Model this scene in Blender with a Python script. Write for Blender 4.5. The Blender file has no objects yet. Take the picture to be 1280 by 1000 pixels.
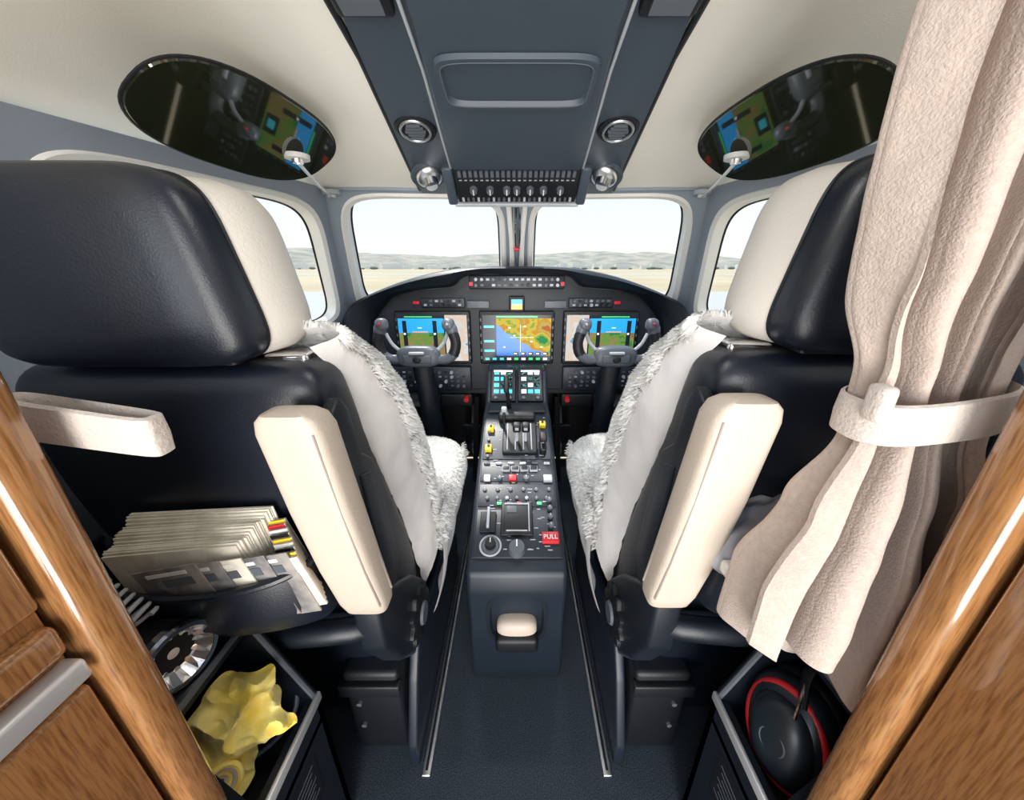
import bpy, bmesh, math, random
from mathutils import Vector as V, Matrix, noise
random.seed(3)
H=1.15
sc=bpy.context.scene
try: sc.view_settings.view_transform='Standard'
except Exception as e: print(e)

# ---------------------------------------------------------------- materials
def M(name,col,rough=.5,metal=0.,bump=None,var=None,coat=0.,emit=0.,spec=.5,sheen=0.,alpha=1.):
    m=bpy.data.materials.new(name); m.use_nodes=True
    nt=m.node_tree; b=nt.nodes['Principled BSDF']
    b.inputs['Base Color'].default_value=(*col,1); b.inputs['Roughness'].default_value=rough
    b.inputs['Metallic'].default_value=metal; b.inputs['Coat Weight'].default_value=coat
    b.inputs['Specular IOR Level'].default_value=spec
    b.inputs['Sheen Weight'].default_value=sheen
    if emit: 
        b.inputs['Emission Color'].default_value=(*col,1); b.inputs['Emission Strength'].default_value=emit
    tc=nt.nodes.new('ShaderNodeTexCoord')
    if var:
        col2,scale=var
        n=nt.nodes.new('ShaderNodeTexNoise'); n.inputs['Scale'].default_value=scale; n.inputs['Detail'].default_value=5
        r=nt.nodes.new('ShaderNodeValToRGB'); r.color_ramp.elements[0].position=.35; r.color_ramp.elements[1].position=.65
        r.color_ramp.elements[0].color=(*col,1); r.color_ramp.elements[1].color=(*col2,1)
        nt.links.new(tc.outputs['Object'],n.inputs['Vector']); nt.links.new(n.outputs['Fac'],r.inputs['Fac'])
        nt.links.new(r.outputs['Color'],b.inputs['Base Color'])
    if bump:
        scale,st=bump
        n=nt.nodes.new('ShaderNodeTexNoise'); n.inputs['Scale'].default_value=scale; n.inputs['Detail'].default_value=4
        bp=nt.nodes.new('ShaderNodeBump'); bp.inputs['Strength'].default_value=st; bp.inputs['Distance'].default_value=.002
        nt.links.new(tc.outputs['Object'],n.inputs['Vector']); nt.links.new(n.outputs['Fac'],bp.inputs['Height'])
        nt.links.new(bp.outputs['Normal'],b.inputs['Normal'])
    return m
leather=M('navy_leather',(.006,.0095,.018),.38,bump=(420,.16),spec=.6)
shellm=M('dark_shell_plastic',(.007,.011,.018),.42,bump=(500,.15))
black=M('black_plastic',(.005,.006,.009),.5,bump=(600,.15))
panelm=M('charcoal_panel',(.010,.014,.022),.5)
panel2=M('slate_panel',(.012,.019,.031),.42)
overm=M('overhead_slate',(.052,.070,.095),.45,bump=(700,.15))
cream=M('cream_leather',(.60,.515,.43),.5,bump=(260,.3))
creams=M('cream_piping',(.34,.29,.25),.6)
creamw=M('pale_cream_leather',(.76,.71,.645),.5,bump=(260,.25))
ceilm=M('cream_headliner',(.93,.90,.82),.7,bump=(400,.15))
greym=M('grey_trim',(.28,.325,.385),.5)
revealm=M('light_window_reveal',(.87,.86,.83),.5)
wool=M('sheepskin_wool',(.93,.92,.90),.9,sheen=.5)
woolb=M('sheepskin_backing',(.68,.66,.66),.75,bump=(60,.6),var=((.78,.76,.74),9))
chrome=M('chrome',(.88,.88,.90),.14,1.)
alum=M('brushed_aluminium',(.75,.76,.78),.32,1.)
silver=M('satin_silver_trim',(.72,.72,.73),.35,.55)
greyp=M('light_grey_plastic',(.42,.45,.49),.4)
midp=M('mid_grey_plastic',(.10,.115,.135),.45)
yokem=M('yoke_grey',(.10,.115,.14),.38)
white=M('white_plastic',(.8,.8,.78),.4)
red=M('red_plastic',(.6,.02,.03),.4)
yellow=M('yellow_plastic',(.85,.62,.03),.4)
yel=M('yellow_fabric',(.97,.72,.08),.8,var=((1.,.90,.36),18),bump=(90,.8),sheen=.3)
felt=M('beige_felt',(.50,.405,.35),.95,bump=(420,.6),var=((.55,.455,.40),160),sheen=.15)
felt2=M('pale_felt',(.62,.55,.50),.95,bump=(260,.8),sheen=.15)
carpet=M('floor_carpet',(.008,.013,.021),.95,bump=(500,1.),var=((.055,.075,.10),420))
paper=M('paper',(.80,.75,.64),.8,var=((.66,.60,.49),40))
paperg=M('magazine_cover',(.36,.33,.30),.4,var=((.12,.12,.13),30))
visor=M('tinted_visor',(.022,.026,.014),.04,spec=1.,coat=.6)
bagm=M('grey_bag_fabric',(.34,.35,.42),.5,bump=(40,.8),var=((.58,.58,.62),12))
green=M('green_marking',(.1,.7,.25),.5,emit=.3)
woolf=bpy.data.materials.new('wool_fibre'); woolf.use_nodes=True; nt=woolf.node_tree; nt.nodes.clear()
o=nt.nodes.new('ShaderNodeOutputMaterial'); mx=nt.nodes.new('ShaderNodeMixShader'); a_=nt.nodes.new('ShaderNodeBsdfDiffuse'); t_=nt.nodes.new('ShaderNodeBsdfTranslucent')
a_.inputs[0].default_value=(.95,.945,.93,1); t_.inputs[0].default_value=(.95,.945,.93,1); mx.inputs[0].default_value=.5
nt.links.new(a_.outputs[0],mx.inputs[1]); nt.links.new(t_.outputs[0],mx.inputs[2]); nt.links.new(mx.outputs[0],o.inputs[0])
def wood():
    m=M('oak_veneer',(.4,.2,.07),.16,coat=1.)
    nt=m.node_tree; b=nt.nodes['Principled BSDF']; b.inputs['Coat Roughness'].default_value=.04
    tc=nt.nodes.new('ShaderNodeTexCoord'); mp=nt.nodes.new('ShaderNodeMapping'); mp.inputs['Scale'].default_value=(150,150,9)
    n=nt.nodes.new('ShaderNodeTexNoise'); n.inputs['Scale'].default_value=3; n.inputs['Detail'].default_value=8; n.inputs['Distortion'].default_value=.3
    r=nt.nodes.new('ShaderNodeValToRGB')
    r.color_ramp.elements[0].position=.25; r.color_ramp.elements[0].color=(.17,.068,.022,1)
    r.color_ramp.elements[1].position=.58; r.color_ramp.elements[1].color=(.37,.175,.065,1)
    nt.links.new(tc.outputs['Object'],mp.inputs['Vector']); nt.links.new(mp.outputs[0],n.inputs['Vector'])
    nt.links.new(n.outputs['Fac'],r.inputs['Fac']); nt.links.new(r.outputs['Color'],b.inputs['Base Color'])
    bp=nt.nodes.new('ShaderNodeBump'); bp.inputs['Strength'].default_value=.10; bp.inputs['Distance'].default_value=.0005
    nt.links.new(n.outputs['Fac'],bp.inputs['Height']); nt.links.new(bp.outputs[0],b.inputs['Normal'])
    return m
oak=wood()
def E(name,col,s=1.): 
    return M(name,col,.3,emit=s)
def mapmat(name,cols,scale):
    m=bpy.data.materials.new(name); m.use_nodes=True; nt=m.node_tree; nt.nodes.clear()
    o=nt.nodes.new('ShaderNodeOutputMaterial'); e=nt.nodes.new('ShaderNodeEmission'); e.inputs['Strength'].default_value=.95
    tc=nt.nodes.new('ShaderNodeTexCoord'); n=nt.nodes.new('ShaderNodeTexNoise'); n.inputs['Scale'].default_value=scale; n.inputs['Detail'].default_value=6
    r=nt.nodes.new('ShaderNodeValToRGB'); r.color_ramp.interpolation='CONSTANT'
    while len(r.color_ramp.elements)<len(cols): r.color_ramp.elements.new(.5)
    for i,(p,c) in enumerate(cols):
        r.color_ramp.elements[i].position=p; r.color_ramp.elements[i].color=(*c,1)
    nt.links.new(tc.outputs['Object'],n.inputs['Vector']); nt.links.new(n.outputs['Fac'],r.inputs['Fac'])
    nt.links.new(r.outputs['Color'],e.inputs['Color']); nt.links.new(e.outputs[0],o.inputs['Surface']); return m
landm=mapmat('terrain_map_land',[(0,(.05,.35,.12)),(.38,(.35,.5,.10)),(.45,(.80,.62,.10)),(.52,(.75,.38,.06)),(.58,(.65,.50,.15)),(.66,(.6,.2,.06))],11)
terrm=mapmat('synthetic_terrain',[(0,(.05,.25,.06)),(.45,(.18,.33,.07)),(.55,(.35,.25,.10)),(.65,(.22,.2,.08))],14)
chartm=mapmat('chart_inset',[(0,(.75,.75,.72)),(.45,(.85,.68,.55)),(.55,(.8,.8,.8)),(.62,(.25,.45,.6))],16)
txtm=mapmat('screen_text_rows',[(0,(.01,.02,.03)),(.5,(.15,.5,.35)),(.56,(.01,.03,.04)),(.62,(.6,.7,.7))],90)
skyb=E('screen_sky',(.02,.30,.70),.95); dk=E('screen_dark',(.008,.012,.02),.5); wh=E('screen_white',(.8,.85,.85),.9)
sea=E('screen_sea',(.01,.12,.50),.9)
gr=E('screen_green',(.05,.6,.15),.9); cy=E('screen_cyan',(.05,.5,.6),.9); orr=E('screen_orange',(.8,.3,.05),.9)

# ---------------------------------------------------------------- builder
def cr(pts,n):
    pts=[V(p) for p in pts]; m=len(pts)-1; out=[]
    for i in range(n):
        t=i/(n-1)*m; k=min(int(t),m-1); f=t-k
        p0=pts[max(k-1,0)];p1=pts[k];p2=pts[k+1];p3=pts[min(k+2,m)]
        out.append(.5*((2*p1)+(p2-p0)*f+(2*p0-5*p1+4*p2-p3)*f*f+(3*p1-p0-3*p2+p3)*f**3))
    return out
def cr4(pts,n):
    A=cr([p[:3] for p in pts],n); C=cr([(p[3],0,0) for p in pts],n); return [(a.x,a.y,a.z,c.x) for a,c in zip(A,C)]
def fr(loc,z,x=(1,0,0)):
    z=V(z).normalized(); x=V(x); y=z.cross(x).normalized(); x=y.cross(z)
    m=Matrix((x,y,z)).transposed().to_4x4(); m.translation=V(loc); return m
def spow(a,p): return math.copysign(abs(a)**p,a)
def sup(n,seg):
    return [(spow(math.cos(2*math.pi*i/seg),2/n),spow(math.sin(2*math.pi*i/seg),2/n)) for i in range(seg)]
class B:
    def __init__(s): s.v=[];s.f=[];s.m=[];s.ml=[]
    def add(s,vs,fs,mat,Mx=None):
        if mat not in s.ml: s.ml.append(mat)
        k=s.ml.index(mat); o=len(s.v)
        for p in vs:
            p=V(p); s.v.append(Mx@p if Mx else p)
        for f in fs: s.f.append([i+o for i in f]); s.m.append(k)
    def box(s,c,sz,mat,Mx=None,bev=0.):
        if bev:
            bm=bmesh.new(); bmesh.ops.create_cube(bm,size=1)
            for v in bm.verts: v.co=V((v.co.x*sz[0],v.co.y*sz[1],v.co.z*sz[2]))
            bmesh.ops.bevel(bm,geom=bm.edges[:],offset=min(bev,min(sz)*.45),segments=3,affect='EDGES',profile=.5)
            bm.verts.index_update()
            vs=[v.co+V(c) for v in bm.verts]; fs=[[v.index for v in f.verts] for f in bm.faces]; bm.free()
        else:
            vs=[V(c)+V((a*sz[0]/2,b*sz[1]/2,d*sz[2]/2)) for a in(-1,1) for b in(-1,1) for d in(-1,1)]
            fs=[(0,1,3,2),(4,6,7,5),(0,4,5,1),(2,3,7,6),(0,2,6,4),(1,5,7,3)]
        s.add(vs,fs,mat,Mx)
    def loft(s,rings,mat,cap=True,closed=True,Mx=None):
        n=len(rings[0]); vs=[p for r in rings for p in r]; fs=[]
        for i in range(len(rings)-1):
            for j in range(n if closed else n-1):
                k=(j+1)%n; fs.append((i*n+j,i*n+k,(i+1)*n+k,(i+1)*n+j))
        if cap: fs.append(list(range(n))[::-1]); fs.append([(len(rings)-1)*n+j for j in range(n)])
        s.add(vs,fs,mat,Mx)
    def cyl(s,p0,p1,r0,r1,mat,seg=20,Mx=None):
        s.tube([p0,p1],[r0,r1],mat,seg,Mx=Mx)
    def tube(s,pts,rs,mat,seg=12,flat=(1,1),up=None,Mx=None,cap=True,closed=False):
        pts=[V(p) for p in pts]; rings=[]
        x=None
        for i,p in enumerate(pts):
            if closed: d=(pts[(i+1)%len(pts)]-pts[i-1]).normalized()
            else: d=(pts[min(i+1,len(pts)-1)]-pts[max(i-1,0)]).normalized()
            if x is None:
                x=V(up) if up else (V((0,0,1)) if abs(d.z)<.9 else V((1,0,0)))
            x=(x-d*x.dot(d)).normalized(); y=d.cross(x)
            r=rs[i] if isinstance(rs,(list,tuple)) else rs
            rings.append([p+x*r*flat[0]*math.cos(2*math.pi*k/seg)+y*r*flat[1]*math.sin(2*math.pi*k/seg) for k in range(seg)])
        if closed: rings.append(rings[0]); cap=False
        s.loft(rings,mat,cap,Mx=Mx)
    def torus(s,Mx,R,r,mat,seg=32,sg=8,sx=1.,sy=1.):
        s.tube([(R*sx*math.cos(2*math.pi*i/seg),R*sy*math.sin(2*math.pi*i/seg),0) for i in range(seg)],r,mat,sg,up=(0,0,1),Mx=Mx,closed=True)
    def ell(s,c,r,mat,n=2.,seg=28,rg=16,Mx=None,nz=0.,ns=20):
        rings=[]; q=sup(n,seg)
        for i in range(rg+1):
            a=-math.pi/2+math.pi*i/rg; cz=spow(math.sin(a),2/n); cr_=max(spow(math.cos(a),2/n),.001)
            ring=[]
            for (a1,b1) in q:
                d=V((r[0]*a1*cr_,r[1]*b1*cr_,r[2]*cz)); p=V(c)+d
                if nz: p+=d.normalized()*nz*noise.noise(p*ns)+d.normalized()*nz*.5*noise.noise(p*ns*2.3)
                ring.append(p)
            rings.append(ring)
        s.loft(rings,mat,True,Mx=Mx)
    def prism(s,poly,x0,x1,mat,bev=0.):
        bm=bmesh.new(); a=[bm.verts.new((x0,p[0],p[1])) for p in poly]; f=bm.faces.new(a)
        r=bmesh.ops.extrude_face_region(bm,geom=[f])
        for g in r['geom']:
            if isinstance(g,bmesh.types.BMVert): g.co.x=x1
        if bev: bmesh.ops.bevel(bm,geom=bm.edges[:],offset=bev,segments=3,affect='EDGES',profile=.5)
        bm.verts.index_update()
        s.add([v.co.copy() for v in bm.verts],[[v.index for v in f.verts] for f in bm.faces],mat); bm.free()
    def grid(s,rows,mat): s.loft(rows,mat,False,False)
    def fur(s,rows,mat,n,L,w=.0009,cen=None,region=None):
        R=len(rows)-1;C=len(rows[0])-1; vs=[];fs=[]
        for q in range(n):
            a=random.random()*R; b=random.random()*C
            if region and not region(a/R,b/C): continue
            i=min(int(a),R-1); j=min(int(b),C-1); fa=a-i; fb=b-j
            p00=V(rows[i][j]);p01=V(rows[i][j+1]);p10=V(rows[i+1][j]);p11=V(rows[i+1][j+1])
            p=p00.lerp(p01,fb).lerp(p10.lerp(p11,fb),fa); nn=(p01-p00).cross(p10-p00)
            if nn.length<1e-9: continue
            nn.normalize()
            if cen is not None and nn.dot(p-V(cen))<0: nn=-nn
            cl=V((noise.noise(p*45),noise.noise(p*45+V((9,0,0))),noise.noise(p*45+V((0,9,0)))))*.9
            rnd=V((random.uniform(-1,1),random.uniform(-1,1),random.uniform(-1,1)))
            d=(nn*.9+rnd*.6+cl).normalized(); sd=d.cross(rnd).normalized()*w
            l=L*random.uniform(.5,1.1); o=len(vs)
            vs+= [p-sd,p+sd,p+d*l*.6+sd*.6,p+d*l+V((0,0,-.3*l))]
            fs+= [(o,o+1,o+2,o+3)]
        s.add(vs,fs,mat)
    def build(s,name,ang=40,mirror=False,recalc=True,parent=None):
        me=bpy.data.meshes.new(name)
        me.from_pydata([((-p.x if mirror else p.x),p.y,p.z+H) for p in s.v],[],s.f)
        for m in s.ml: me.materials.append(m)
        me.polygons.foreach_set('material_index',s.m); me.polygons.foreach_set('use_smooth',[True]*len(s.f))
        me.update()
        if recalc:
            bm=bmesh.new(); bm.from_mesh(me); bmesh.ops.recalc_face_normals(bm,faces=bm.faces[:]); bm.to_mesh(me); bm.free()
        me.set_sharp_from_angle(angle=math.radians(ang))
        o=bpy.data.objects.new(name,me); sc.collection.objects.link(o)
        if parent: o.parent=parent
        return o

# ---------------------------------------------------------------- shell: floor, walls, windows
b=B(); b.box((0,.80,-1.17),(1.7,2.4,.04),carpet); b.build('floor')
glasspts=[None]
def window(b,bl,hole,out,mat):
    N=64; u0,v0,u1,v1=hole; cu,cv=(u0+u1)/2,(v0+v1)/2; hu,hv=(u1-u0)/2,(v1-v0)/2
    out=out.normalized(); R=[[],[],[],[],[]]
    for i in range(N):
        a=2*math.pi*i/N; c,s_=math.cos(a),math.sin(a); m=max(abs(c),abs(s_))
        R[0].append(bl(.5+.5*c/m,.5+.5*s_/m))
        x,y=spow(c,2/6.),spow(s_,2/6.)
        R[1].append(bl(cu+hu*1.07*x,cv+hv*1.07*y)); R[2].append(bl(cu+hu*1.05*x,cv+hv*1.05*y)-out*.006)
        R[3].append(bl(cu+hu*1.0*x,cv+hv*1.0*y)); R[4].append(bl(cu+hu*.975*x,cv+hv*.975*y)+out*.035)
    b.loft(R[:2],mat,False); b.loft(R[1:3],revealm,False); b.loft(R[2:],revealm,False)
    g=[p+out*.004 for p in R[4]]; c=sum(g,V())/N
    b.loft([R[4],[p.lerp(c,.02) for p in g]],black,False)
    glasspts[0]=[p+out*.002 for p in R[4]]
glassm=bpy.data.materials.new('clear_acrylic'); glassm.use_nodes=True
nt=glassm.node_tree; nt.nodes.clear(); o=nt.nodes.new('ShaderNodeOutputMaterial'); mx=nt.nodes.new('ShaderNodeMixShader'); t=nt.nodes.new('ShaderNodeBsdfTransparent'); g=nt.nodes.new('ShaderNodeBsdfGlossy'); g.inputs['Roughness'].default_value=.02
mx.inputs[0].default_value=.03; nt.links.new(t.outputs[0],mx.inputs[1]); nt.links.new(g.outputs[0],mx.inputs[2]); nt.links.new(mx.outputs[0],o.inputs[0])
def side_panel(sgn,idx):
    b=B()
    T0=V((.79,.3,.215));T1=V((.635,1.33,.245));B0=V((.86,.3,-.24));B1=V((.80,1.72,-.24))
    def bl(u,v): 
        v_=min(max(v,0),1); return T0.lerp(T1,u).lerp(B0.lerp(B1,u),v)+V((.03*math.sin(math.pi*v_)*(1-u),0,0))
    window(b,bl,(.32,.10,.94,.95),V((1,.25,.1)),greym)
    b.grid([[V((.80,-.3,.21)),T0],[V((.86,-.3,-.24)),B0]],greym)
    b.grid([[V((.86,-.3,-.24)),B0,B1,V((.80,2.0,-.24))],[V((.84,-.3,-.6)),V((.84,.3,-.6)),V((.82,1.72,-.6)),V((.80,2.0,-.6))],[V((.82,-.3,-1.15)),V((.82,.3,-1.15)),V((.80,1.72,-1.15)),V((.78,2.,-1.15))]],shellm)
    b.build('wall_'+('left' if sgn<0 else 'right'),mirror=sgn<0,recalc=False)
    g=B(); g.add(glasspts[0],[list(range(len(glasspts[0])))],glassm); g.build('window_%d'%idx,mirror=sgn<0,recalc=False)
side_panel(-1,1); side_panel(1,4)
b=B()
for sgn,idx in((-1,2),(1,3)):
    To=V((sgn*.635,1.33,.245));Tc=V((0,1.42,.25));Bo=V((sgn*.80,1.72,-.24));Bc=V((0,2.02,-.15))
    def bl(u,v): 
        u_=min(max(u,0),1); v_=min(max(v,0),1)
        return To.lerp(Tc,u).lerp(Bo.lerp(Bc,u),v)+V((0,.03,.012))*math.sin(math.pi*u_)*v_
    window(b,bl,(.075,.05,.905,.96),V((0,.6,1)),greym)
    g=B(); g.add(glasspts[0],[list(range(len(glasspts[0])))],glassm); g.build('window_%d'%idx,recalc=False)
b.grid([[V((-.80,1.72,-.24)),V((0,2.02,-.15)),V((.80,1.72,-.24))],[V((-.8,2.02,-.3)),V((0,2.02,-.3)),V((.8,2.02,-.3))],[V((-.8,2.02,-1.15)),V((0,2.02,-1.15)),V((.8,2.02,-1.15))]],black)
b.build('wall_front',recalc=False)
b=B()
def wp(x,k): return V((x,1.40+.55*k,.225-.36*k))
b.tube([wp(-.03,.02),wp(-.022,.3),wp(-.02,.65)],[.010,.010,.012],revealm,10)
b.tube([wp(.03,.02),wp(.022,.3),wp(.02,.65)],[.010,.010,.012],revealm,10)
b.tube(cr([wp(-.004,.05),wp(-.006,.25)+V((0,-.03,0)),wp(-.004,.42)],10),.007,chrome,10)
b.tube(cr([wp(.012,.05),wp(.012,.2)+V((0,-.03,0)),wp(.012,.38)],10),.005,chrome,10)
b.tube([wp(-.012,.42)+V((0,-.02,0)),wp(.012,.42)+V((0,-.02,0))],.006,red,10)
b.build('windshield_post_grab_handle')
L=cr([(.635,1.33,.245),(.72,1.0,.24),(.77,.63,.225),(.79,.3,.215),(.80,-.3,.21)],30)
def ohz(Y): 
    pts=[(1.42,.25),(1.38,.252),(.7,.374),(.3,.42),(-.4,.43)]
    for (a,za),(c,zc) in zip(pts,pts[1:]):
        if Y>=c: return za+(zc-za)*(Y-a)/(c-a)
    return pts[-1][1]
def ohw(Y): return .33-.06*(1.38-Y)/.68 if Y>.7 else .27
O=cr([(.33,1.378,.252),(ohw(1.0),1.0,ohz(1.)),(.27,.7,.374),(.265,.3,.42),(.265,-.3,.43)],30)
b=B()
for sgn in(-1,1):
    rows=[]
    for n_,(l,o_) in enumerate(zip(L,O)):
        row=[]; q=min(1,n_/6)
        for k in range(13):
            f=k/12; p=l.lerp(o_,f); w=math.sin(math.pi*f)*q
            row.append(V((sgn*(p.x+.03*w),p.y,p.z+.055*w)))
        rows.append(row)
    b.grid(rows,ceilm)
    b.tube([V((sgn*p.x,p.y,p.z)) for p in L],.006,greym,8)
b.grid([[V((-.34,1.36,.258)),V((.34,1.36,.258))],[V((-.34,1.45,.25)),V((.34,1.45,.25))]],greym)
b.build('ceiling',recalc=False)
b=B(); b.tube(cr([(-.635,1.33,.247),(-.33,1.375,.252),(0,1.418,.252),(.33,1.375,.252),(.635,1.33,.247)],20),.009,greym,8); b.build('trim_1')

# ---------------------------------------------------------------- overhead panel
b=B()
fx=[-1,-.985,-.64,-.57,-.3,0,.3,.57,.64,.985,1]; off=[0,.012,.012,.030,.030,.030,.030,.030,.012,.012,0]
rows=[]
for Y in [1.41,1.40,1.38,1.33,1.28,1.2,1.1,1.0,.9,.8,.7,.6,.5,.3,-.3]:
    k=1 if Y<1.39 else (.2 if Y>1.405 else .7)
    rows.append([V((f*ohw(Y),Y,ohz(Y)-o_*k)) for f,o_ in zip(fx,off)])
b.grid(rows,overm)
for sgn in(-1,1):
    b.tube([V((sgn*.605*ohw(Y),Y,ohz(Y)-.024)) for Y in(1.33,1.2,1.0,.8,.5)],.003,greyp,8)
    b.tube([V((sgn*1.0*ohw(Y),Y,ohz(Y)-.006)) for Y in(1.40,1.2,1.0,.8,.5,-.3)],.006,black,8)
def ohf(x,Y,o_=.03,t=.19): return fr((x,Y,ohz(Y)-o_),(0,-t,-1))
q=sup(7,48)
Mx=ohf(0,.815,.032)
b.loft([[V((a*.146,c*.068,0)) for a,c in q],[V((a*.144,c*.066,.008)) for a,c in q],[V((a*.136,c*.058,.008)) for a,c in q],[V((a*.130,c*.053,-.001)) for a,c in q]],overm,False,Mx=Mx)
b.add([V((a*.130,c*.053,-.0005)) for a,c in q],[list(range(48))],overm,Mx)
b.tube([V((a*.135,c*.0575,.008)) for a,c in q],.0010,midp,6,closed=True,Mx=Mx)
Mx=ohf(0,1.215,.040,.75); b.box((0,0,0),(.365,.125,.03),black,Mx=Mx,bev=.006)
for i in range(22):
    b.box((-.165+i*.0157,.040,.017),(.009,.018,.006),midp,Mx=Mx)
    b.box((-.165+i*.0157,-.048,.017),(.007,.012,.004),midp if i%3 else greyp,Mx=Mx)
    b.box((-.165+i*.0157,.018,.0155),(.008,.003,.001),greyp,Mx=Mx)
for x in(-.13,-.08,-.03,.0,.04,.08,.13): b.cyl((x,-.012,.014),(x,-.012,.028),.012,.010,midp,14,Mx=Mx); b.box((x,-.012,.029),(.003,.018,.003),white,Mx=Mx)
b.box((0,-.075,.006),(.39,.012,.016),greyp,Mx=Mx,bev=.003)
for s in(-1,1): b.box((s*.20,-.01,0),(.03,.13,.03),overm,Mx=Mx,bev=.008)
b.build('overhead_panel',recalc=False)
for sgn in(-1,1):
    b=B(); Mx=ohf(sgn*.238,1.0,.012,.3)
    b.torus(Mx,.041,.008,black); b.torus(Mx@Matrix.Translation((0,0,.008)),.034,.0035,alum)
    b.cyl((0,0,-.004),(0,0,.006),.034,.030,black,24,Mx=Mx)
    for k in range(-2,3): b.box((0,k*.010,.009),(.048-abs(k)*.008,.004,.006),midp,Mx=Mx)
    b.build('air_vent')
    b=B(); Mx=fr((sgn*.262,1.22,ohz(1.22)-.020),(-sgn*.3,-.5,-1))
    b.torus(Mx,.046,.008,overm); b.ell((0,0,.006),(.040,.040,.020),alum,Mx=Mx); b.cyl((0,0,.016),(0,-.004,.036),.024,.021,chrome,20,Mx=Mx); b.cyl((0,-.004,.036),(0,-.004,.037),.017,.017,greyp,16,Mx=Mx)
    b.build('reading_light')
    b=B(); Mx=ohf(sgn*.22,.66,.012); b.box((0,0,.008),(.085,.06,.022),black,Mx=Mx,bev=.008); b.box((0,0,.02),(.06,.035,.004),midp,Mx=Mx); b.build('overhead_speaker')

# ---------------------------------------------------------------- sun visors
for sgn in(-1,1):
    b=B(); Mx=fr((sgn*.522,.845,.250),(-sgn*.5,-.06,-.86),(-sgn*.09,1,0))
    q=[]
    for a,c in sup(2.6,64): q.append((a*.222,c*.103))
    b.loft([[V((x*.985,y*.97,-.004)) for x,y in q],[V((x,y,0)) for x,y in q],[V((x*.985,y*.97,.004)) for x,y in q]],visor,True,Mx=Mx)
    b.tube([Mx@V((x,y,0)) for x,y in q],.0025,black,6,closed=True)
    A=V((sgn*.505,.955,.238)); C=V((sgn*.615,1.335,.232))
    b.cyl(A+V((0,0,.006)),A-V((0,0,.004)),.027,.026,white,24); b.cyl(A-V((0,0,.004)),A-V((0,0,.012)),.013,.011,chrome,20)
    b.tube([A-V((0,0,.010)),A.lerp(C,.5)-V((0,0,.016)),C-V((0,0,.010))],.004,alum,8)
    b.cyl(C+V((0,0,.008)),C-V((0,0,.004)),.03,.028,greyp,24); b.cyl(C-V((0,0,.004)),C-V((0,0,.012)),.014,.012,white,20)
    b.build('sun_visor',recalc=False)

# ---------------------------------------------------------------- instrument panel
outer=[(.79,-.45),(.79,-.27),(.745,-.165),(.65,-.11),(.468,-.045),(.292,-.006),(.15,.006),(0,.008)]
inner=[(.68,-.45),(.66,-.26),(.625,-.19),(.55,-.12),(.43,-.092),(.29,-.078),(.215,-.032),(0,-.028)]
def full(c): 
    l=[V((x,0,z)) for x,z in c]; l=l+[V((-p.x,0,p.z)) for p in l[-2::-1]]; return cr(l,71)
Oc=full(outer); Ic=full(inner)
b=B(); rows=[[],[],[],[],[],[],[]]
for o_,i_ in zip(Oc,Ic):
    ax=abs(o_.x); yb=max(1.62,1.84-.25*(ax/.7)**1.3)
    rows[0].append(V((o_.x,yb,o_.z-.03))); rows[1].append(V((o_.x,1.61,o_.z)))
    p=o_.lerp(i_,.08); rows[2].append(V((p.x,1.575,p.z)))
    p=o_.lerp(i_,.25); rows[3].append(V((p.x,1.56,p.z)))
    p=o_.lerp(i_,.62); rows[4].append(V((p.x,1.575,p.z)))
    p=o_.lerp(i_,.95); rows[5].append(V((p.x,1.61,p.z))); rows[6].append(V((i_.x,1.665,i_.z)))
b.grid(rows,shellm)
face=[V((p.x,1.66,p.z)) for p in Ic]; 
n=len(face); low=[V((p.x,1.66,-.57)) for p in face]
b.grid([face,[p.lerp(q_,.5) for p,q_ in zip(face,low)],low],panelm)
b.box((0,1.80,-.57),(1.36,.30,.02),black)
def btns(b,x0,x1,z0,z1,nx,nz,Y,mats,sz=(.012,.006,.008),kn=0.):
    for i in range(nx):
        for j in range(nz):
            x=x0+(x1-x0)*(i+.5)/nx; z=z0+(z1-z0)*(j+.5)/nz; m=random.choice(mats)
            if random.random()<kn: b.cyl((x,Y,z),(x,Y-.014,z),.008,.007,m,10)
            else: b.box((x,Y,z),(sz[0],sz[1],sz[2]),m)
for sgn in(-1,1):
    b.box((sgn*.44,1.645,-.50),(.44,.03,.115),panel2,bev=.005)
    btns(b,sgn*.44-.20,sgn*.44+.20,-.545,-.455,14,4,1.628,[greyp,midp,midp,black,midp],(.012,.006,.007),.35)
    b.box((sgn*.335,1.655,-.148),(.20,.02,.042),panel2,bev=.004)
    btns(b,sgn*.335-.09,sgn*.335+.09,-.165,-.13,7,2,1.642,[greyp,midp,black,midp],(.013,.006,.009),.4)
    b.box((sgn*.455,1.655,-.147),(.03,.02,.014),red,bev=.002)
    b.box((sgn*.175,1.655,-.155),(.10,.018,.032),midp,bev=.003)
b.box((0,1.645,-.058),(.42,.04,.058),panel2,bev=.006)
btns(b,-.19,.19,-.082,-.034,15,2,1.622,[greyp,midp,black,midp,greyp],(.014,.006,.010),.35)
for x in(-.2,.2): b.box((x,1.622,-.065),(.016,.008,.016),red)
b.box((0,1.65,-.152),(.07,.03,.068),black,bev=.006); b.box((0,1.634,-.142),(.05,.004,.022),skyb); b.box((0,1.634,-.164),(.05,.004,.022),orr)
b.box((0,1.631,-.153),(.02,.002,.003),wh)
btns(b,-.15,.15,-.445,-.425,12,1,1.655,[midp,greyp],(.012,.006,.006))
b.build('instrument_panel',recalc=False)
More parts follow.
